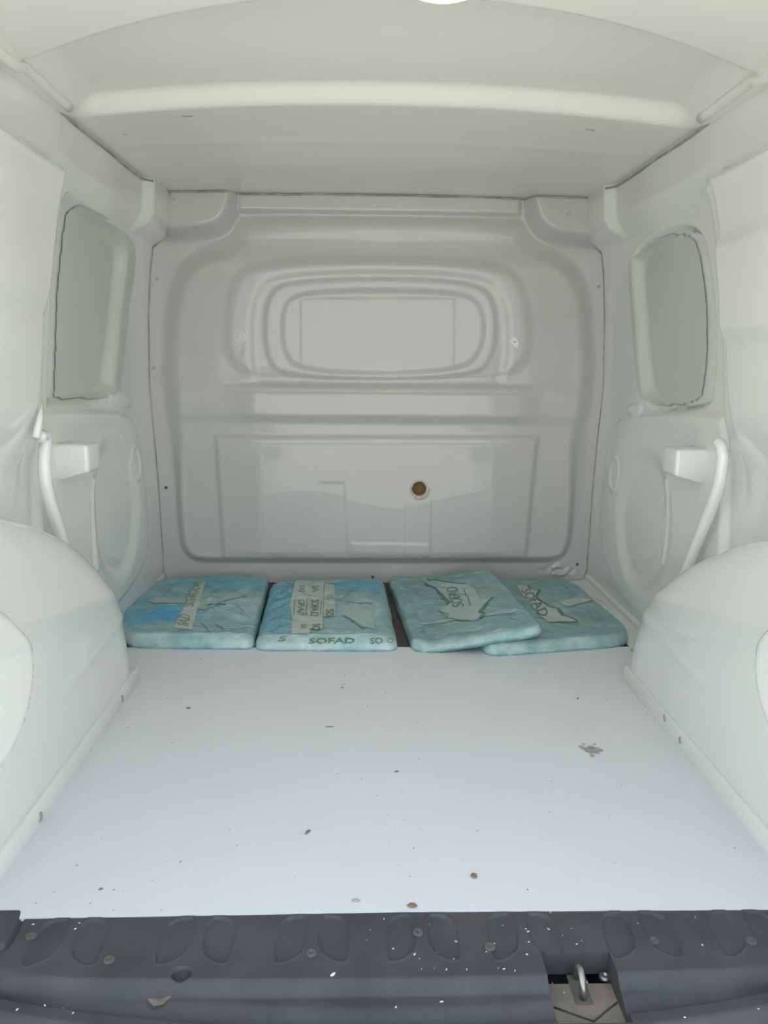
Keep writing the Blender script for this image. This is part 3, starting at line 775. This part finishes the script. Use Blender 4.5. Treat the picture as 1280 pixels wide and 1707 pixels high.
        xs_ = [v.co.x for v in bm.verts]; x0, x1 = min(xs_), max(xs_); ys_ = [v.co.y for v in bm.verts]; y0, y1 = min(ys_), max(ys_)
        for c in np.linspace(x0, x1, 12)[1:-1]: bmesh.ops.bisect_plane(bm, geom=bm.verts[:]+bm.edges[:]+bm.faces[:], dist=1e-6, plane_co=(c, 0, 0), plane_no=(1, 0, 0))
        for c in np.linspace(y0, y1, 4)[1:-1]: bmesh.ops.bisect_plane(bm, geom=bm.verts[:]+bm.edges[:]+bm.faces[:], dist=1e-6, plane_co=(0, c, 0), plane_no=(0, 1, 0))
        for v in bm.verts:
            a = (v.co.x-x0)/(x1-x0); b = (v.co.y-y0)/(y1-y0); p = s.hit(o_[0]+(e_[0]-o_[0])*a+(t_[0]-o_[0])*b, o_[1]+(e_[1]-o_[1])*a+(t_[1]-o_[1])*b) if wrap else O+(E_-O)*a+(T_-O)*b; v.co = Vector((p[0], p[1], 0))
        return s.place(name, bm, m, off)

TEAL = np.array((.235, .40, .405)); GREY = np.array((.36, .47, .45)); BLUE = np.array((.125, .40, .54)); DEEP = np.array((.03, .36, .66)); GREEN = np.array((.295, .41, .37)); PALE = np.array((.52, .62, .61)); WHITE = np.array((.72, .78, .76))
def blob(x, y, cx, cy, rx, ry, seed=0):
    d = math.hypot((x-cx)/rx, (y-cy)/ry)+.45*noise.noise(Vector((x*14, y*11, seed)))
    return max(0.0, min(1.0, (1.25-d)/.6))
def mixc(a, b, t): return a*(1-t)+b*t
def t1(x, y):
    c = mixc(TEAL, GREY, .5+.5*noise.noise(Vector((x*8, y*8, 1))))
    c = mixc(c, BLUE, .75*blob(x, y, -.44, 2.17, .22, .07, 2)); c = mixc(c, BLUE, .7*blob(x, y, -.60, 1.95, .10, .16, 3))
    c = mixc(c, DEEP, blob(x, y, -.545, 1.885, .085, .055, 4)); c = mixc(c, PALE, .8*blob(x, y, -.50, 2.01, .09, .025, 5))
    c = mixc(c, PALE, .5*blob(x, y, -.36, 1.95, .06, .13, 6)); c = mixc(c, PALE, .8*max(0, 1-abs(y-1.755)/.012))  # last mix paints the highlight along the front edge
    return c
def t2(x, y):
    c = mixc(GREY, TEAL, .5+.5*noise.noise(Vector((x*8, y*8, 11))))
    c = mixc(c, BLUE, .9*blob(x, y, -.26, 1.98, .075, .24, 12)); c = mixc(c, BLUE, .85*blob(x, y, -.03, 2.15, .13, .07, 13))
    c = mixc(c, PALE, .45*blob(x, y, -.04, 1.95, .06, .12, 14)); c = mixc(c, WHITE, .75*max(0, 1-abs(y-1.745)/.016)); c = mixc(c, GREEN, .6*blob(x, y, .02, 1.9, .02, .2, 15))  # WHITE band paints the pale highlight along the front edge
    return c
def t3(x, y):
    c = mixc(GREEN, TEAL, .5+.5*noise.noise(Vector((x*8, y*8, 21)))); c = mixc(c, GREY, .7*blob(x, y, .22, 1.95, .07, .12, 22))
    c = mixc(c, np.array((.33, .32, .29)), .7*blob(x, y, .27, 2.04, .05, .05, 23)); c = mixc(c, np.array((.24, .31, .27)), .5*blob(x, y, .18, 1.72, .09, .03, 24))
    return c*.93
def t4(x, y):
    c = mixc(GREEN, TEAL, .5+.5*noise.noise(Vector((x*8, y*8, 31)))); c = mixc(c, GREY, .4*blob(x, y, .5, 2.0, .08, .08, 32)); c = mixc(c, np.array((.23, .29, .275)), .7*blob(x, y, .55, 1.9, .04, .05, 33))
    return c*.95
UZ = -.0055
def fan(cx, cy, n, r0, r1, a0, a1, seed, ww=.006, hh=.005):
    rnd = random.Random(seed); o_ = []
    for i in range(n):
        a = math.radians(a0+(a1-a0)*(i+rnd.uniform(-.3, .3))/n); q0 = r0*rnd.uniform(.6, 1.3); q1 = r1*rnd.uniform(.6, 1.15)
        o_.append((cx+q0*math.cos(a), cy+q0*math.sin(a), cx+q1*math.cos(a), cy+q1*math.sin(a), ww*rnd.uniform(.6, 1.3), hh*rnd.uniform(.5, 1.2)*rnd.choice((1, 1, -.6))))
    return o_
p1 = Pack([(212, 1066), (200, 1024), (262, 968), (330, 966), (405, 958), (449, 961), (423, 1069)], .036, 1.3, 'clouded blue film wrapped slab at left end of row with one pale tape strip', (UZ, 0, 0), t1,
          bulge=[(-.545, 1.885, .05, .006), (-.40, 2.18, .06, .008)], folds=fan(-.46, 1.98, 16, .03, .17, 0, 360, 3))
p2 = Pack([(423, 1071), (452, 971), (480, 966), (560, 968), (641, 967), (664, 1072)], .036, 5.1, 'blue film wrapped slab with broad pale printed tapes, second from left', (UZ, 0, 0), t2, rad=.034, bulge=[(-.27, 2.1, .05, .005)], folds=fan(-.17, 2.08, 11, .04, .20, 165, 262, 5, .006, .006)+fan(-.10, 2.02, 7, .04, .15, -70, 40, 6, .007, .004))
p4 = Pack([(812, 1082), (735, 990), (800, 970), (925, 965), (962, 975), (1050, 1050), (1038, 1066)], .034, 9.7, 'green film slab at right end of row, lying partly under another slab', (UZ, 0, 0), t4, rad=.018, folds=fan(.5, 1.97, 6, .03, .12, 0, 360, 8, .008, .002))
p3 = Pack([(688, 1076), (646, 963), (818, 949), (909, 1046)], .030, 7.3, 'grey green film slab lying tilted with its right edge on the rightmost slab', (UZ, .125, .21), t3, rad=.017, folds=fan(.22, 1.95, 8, .05, .2, 0, 360, 9, .008, .002))

# package 1 tape and print
p1.patch('tape_strip', [(326, 972), (343, 969), (320, 1051), (290, 1048)], TAPE, .0018, 'pale lettered tape strip')
p1.patch('tape_strip', [(326, 1000), (354, 1003), (343, 1017), (322, 1014)], TAPE2, .0015)
p1.patch('tape_strip', [(245, 1003), (272, 996), (308, 998), (308, 1006), (262, 1006)], TAPE2, .0014)
p1.patch('film_fold', [(356, 1001), (398, 984), (415, 982), (410, 996), (370, 1003)], TAPE2, .0014)
p1.text('SAD', (314, 1046), (318, 1027), (295, 1043), INKP, .0026, .012)
p1.text('SOFAD', (322, 1014), (331, 985), (304, 1012), INKP, .0026, .0)
p1.text('DFL', (333, 984), (337, 971), (320, 983), INKP, .0026, .012)
p1.stroke('film_fold', [(338, 1012), (352, 1008), (376, 1009)], .006, INKD, .0018)
p1.stroke('film_fold', [(371, 1047), (400, 1047), (424, 1048)], .003, WTAPE, .002)
# package 2 tapes
p2.patch('tape_strip', [(493, 969), (519, 969), (516, 1058), (486, 1058), (487, 1030), (483, 1010)], TAPE, .0018, 'pale lettered tape strip')
p2.patch('tape_strip', [(517, 970), (540, 970), (537, 1050), (514, 1050)], TAPE, .0024, 'pale lettered tape strip')
p2.patch('tape_strip', [(541, 973), (557, 976), (559, 1029), (539, 1029)], TAPE, .0018, 'pale lettered tape strip')
p2.patch('film_fold', [(570, 1012), (620, 1010), (625, 1050), (600, 1044), (572, 1026)], TAPE2, .0014)
p2.text('SOFAD', (519, 1001), (517, 1028), (532, 1001), INK, .0034, .012)
p2.text('SO', (543, 1017), (542, 1029), (557, 1017), INK, .0028, .02)
p2.text('SO', (521, 1042), (520, 1051), (534, 1042), INK, .0034, .02)
p2.text('OFAD', (497, 1001), (495, 1026), (508, 1001), INK, .0028, .012)
p2.text('SA', (520, 978), (519, 990), (532, 978), INKP, .0034, .012)
p2.text('SO', (499, 977), (498, 988), (508, 977), INKP, .0028, .012)
p2.text('SA', (503, 1042), (501, 1050), (512, 1042), INKP, .0028, .012)
p2.text('OS', (545, 993), (544, 1001), (556, 993), INKP, .0028, .0)
for L in ([(512, 1001), (510, 1027)], [(536, 1002), (534, 1026)], [(491, 1002), (490, 1026)]): p2.stroke('small_print', L, .0035, INKP, .0034)
p2.text('SOFAD', (514, 1075), (591, 1074), (515, 1065), INK, .0012, .035, wrap=True)
p2.text('SO', (617, 1075), (638, 1074), (617, 1065), INK, .0012, .02, wrap=True)
p2.text('O', (645, 1074), (656, 1073), (645, 1065), INKP, .0012, .02, wrap=True)
p2.text('S', (462, 1071), (476, 1070), (466, 1062), INKP, .0012, .02, wrap=True)
p2.stroke('film_fold', [(570, 1026), (590, 1036), (606, 1048)], .006, INKP, .0019)
p2.stroke('film_fold', [(575, 1005), (600, 1007), (620, 1006)], .006, INKP, .0019)
# package 3 printed jagged outline
p3.patch('printed_shape', [(716, 968), (776, 974), (792, 982), (800, 1002), (822, 996), (806, 1012), (800, 1022), (806, 1026), (796, 1034), (770, 1036), (748, 1030), (741, 1024), (729, 1018), (748, 1008), (738, 994), (726, 984), (706, 970)], TAPE2, .0012)
p3.stroke('printed_outline', [(704, 970), (712, 976), (722, 979), (732, 988), (738, 996), (748, 1007)], [.003, .005, .006, .010, .011], INKD, .0020)
p3.stroke('printed_outline', [(748, 1007), (729, 1018), (749, 1025), (741, 1031)], .0035, INKP, .0020)
p3.stroke('printed_outline', [(712, 967), (745, 971), (778, 974)], .0045, INKD, .0020)
p3.stroke('printed_outline', [(752, 1031), (766, 1035), (783, 1035)], .0045, INKD, .0020)
p3.stroke('printed_outline', [(822, 996), (812, 1006), (806, 1013), (800, 1021), (807, 1025), (799, 1032)], [.004, .008, .010, .009], INKD, .0020)
p3.text('SOFAD', (774, 1012), (761, 979), (754, 1013), INK, .0024, .0)
p3.stroke('printed_outline', [(773, 983), (780, 998), (784, 1010)], .004, mat('faint_red_brown_print', (.27, .28, .255), .6), .002)
p3.patch('tape_strip', [(690, 1036), (740, 1034), (820, 1022), (860, 1014), (864, 1020), (770, 1034), (692, 1040)], TAPE2, .0015)
# package 4 print
p4.patch('printed_shape', [(862, 977), (878, 976), (882, 982), (900, 985), (894, 996), (910, 1010), (930, 1016), (938, 1026), (955, 1031), (964, 1037), (916, 1038), (900, 1028), (870, 992)], TAPE, .0015, 'pale jagged printed shape')
p4.stroke('printed_outline', [(880, 977), (884, 982), (900, 985), (893, 996), (903, 1003), (914, 1012), (930, 1016), (938, 1026), (950, 1030), (963, 1036)], [.005, .009, .005, .008, .006, .010, .005], INKD, .0022)
p4.stroke('printed_outline', [(963, 1037), (940, 1038), (914, 1038)], .004, INKD, .0022)
p4.text('SOFAD', (868, 986), (901, 1030), (882, 982), INKD, .0026, .0)
p4.patch('tape_strip', [(932, 1004), (965, 998), (988, 1000), (970, 1006), (944, 1012)], TAPE, .0016, 'short pale tape piece')
# flat dark strips painting the shade of creases in the film
CREASE_SHADE = mat('dark_teal_crease_shade', (.10, .25, .25), .35, .3)
for pk, LL in ((p1, [[(276, 983), (292, 990), (302, 991)], [(228, 1006), (240, 1002), (262, 1002)], [(345, 1018), (352, 1012), (366, 1009)], [(330, 1036), (345, 1048), (352, 1060)],
                     [(385, 1006), (398, 1012), (408, 1022)], [(268, 996), (282, 984), (290, 975)], [(352, 1037), (372, 1050), (392, 1058)], [(345, 992), (362, 985), (392, 976)]]),
               (p2, [[(436, 1046), (456, 1032), (484, 1022)], [(440, 1030), (462, 1014), (482, 1002)], [(448, 1012), (468, 998), (486, 988)], [(446, 1056), (466, 1044), (484, 1038)], [(450, 1000), (470, 988), (484, 980)],
                     [(566, 992), (584, 984), (606, 976)], [(563, 1002), (578, 992), (590, 980)]]),
               (p3, [[(652, 985), (658, 1000), (666, 1018)], [(688, 984), (698, 986), (706, 982)], [(700, 1046), (724, 1044), (730, 1050)], [(692, 1060), (706, 1052), (712, 1062)]]),
               (p4, [[(930, 972), (946, 982), (960, 990)], [(990, 1000), (1004, 1008), (1012, 1012)], [(925, 1047), (940, 1046), (955, 1047)], [(970, 1012), (984, 1024), (990, 1036)]])):
    for L in LL: pk.stroke('film_crease_shade', L, [.001, .003, .0025, .001], CREASE_SHADE, .0013)
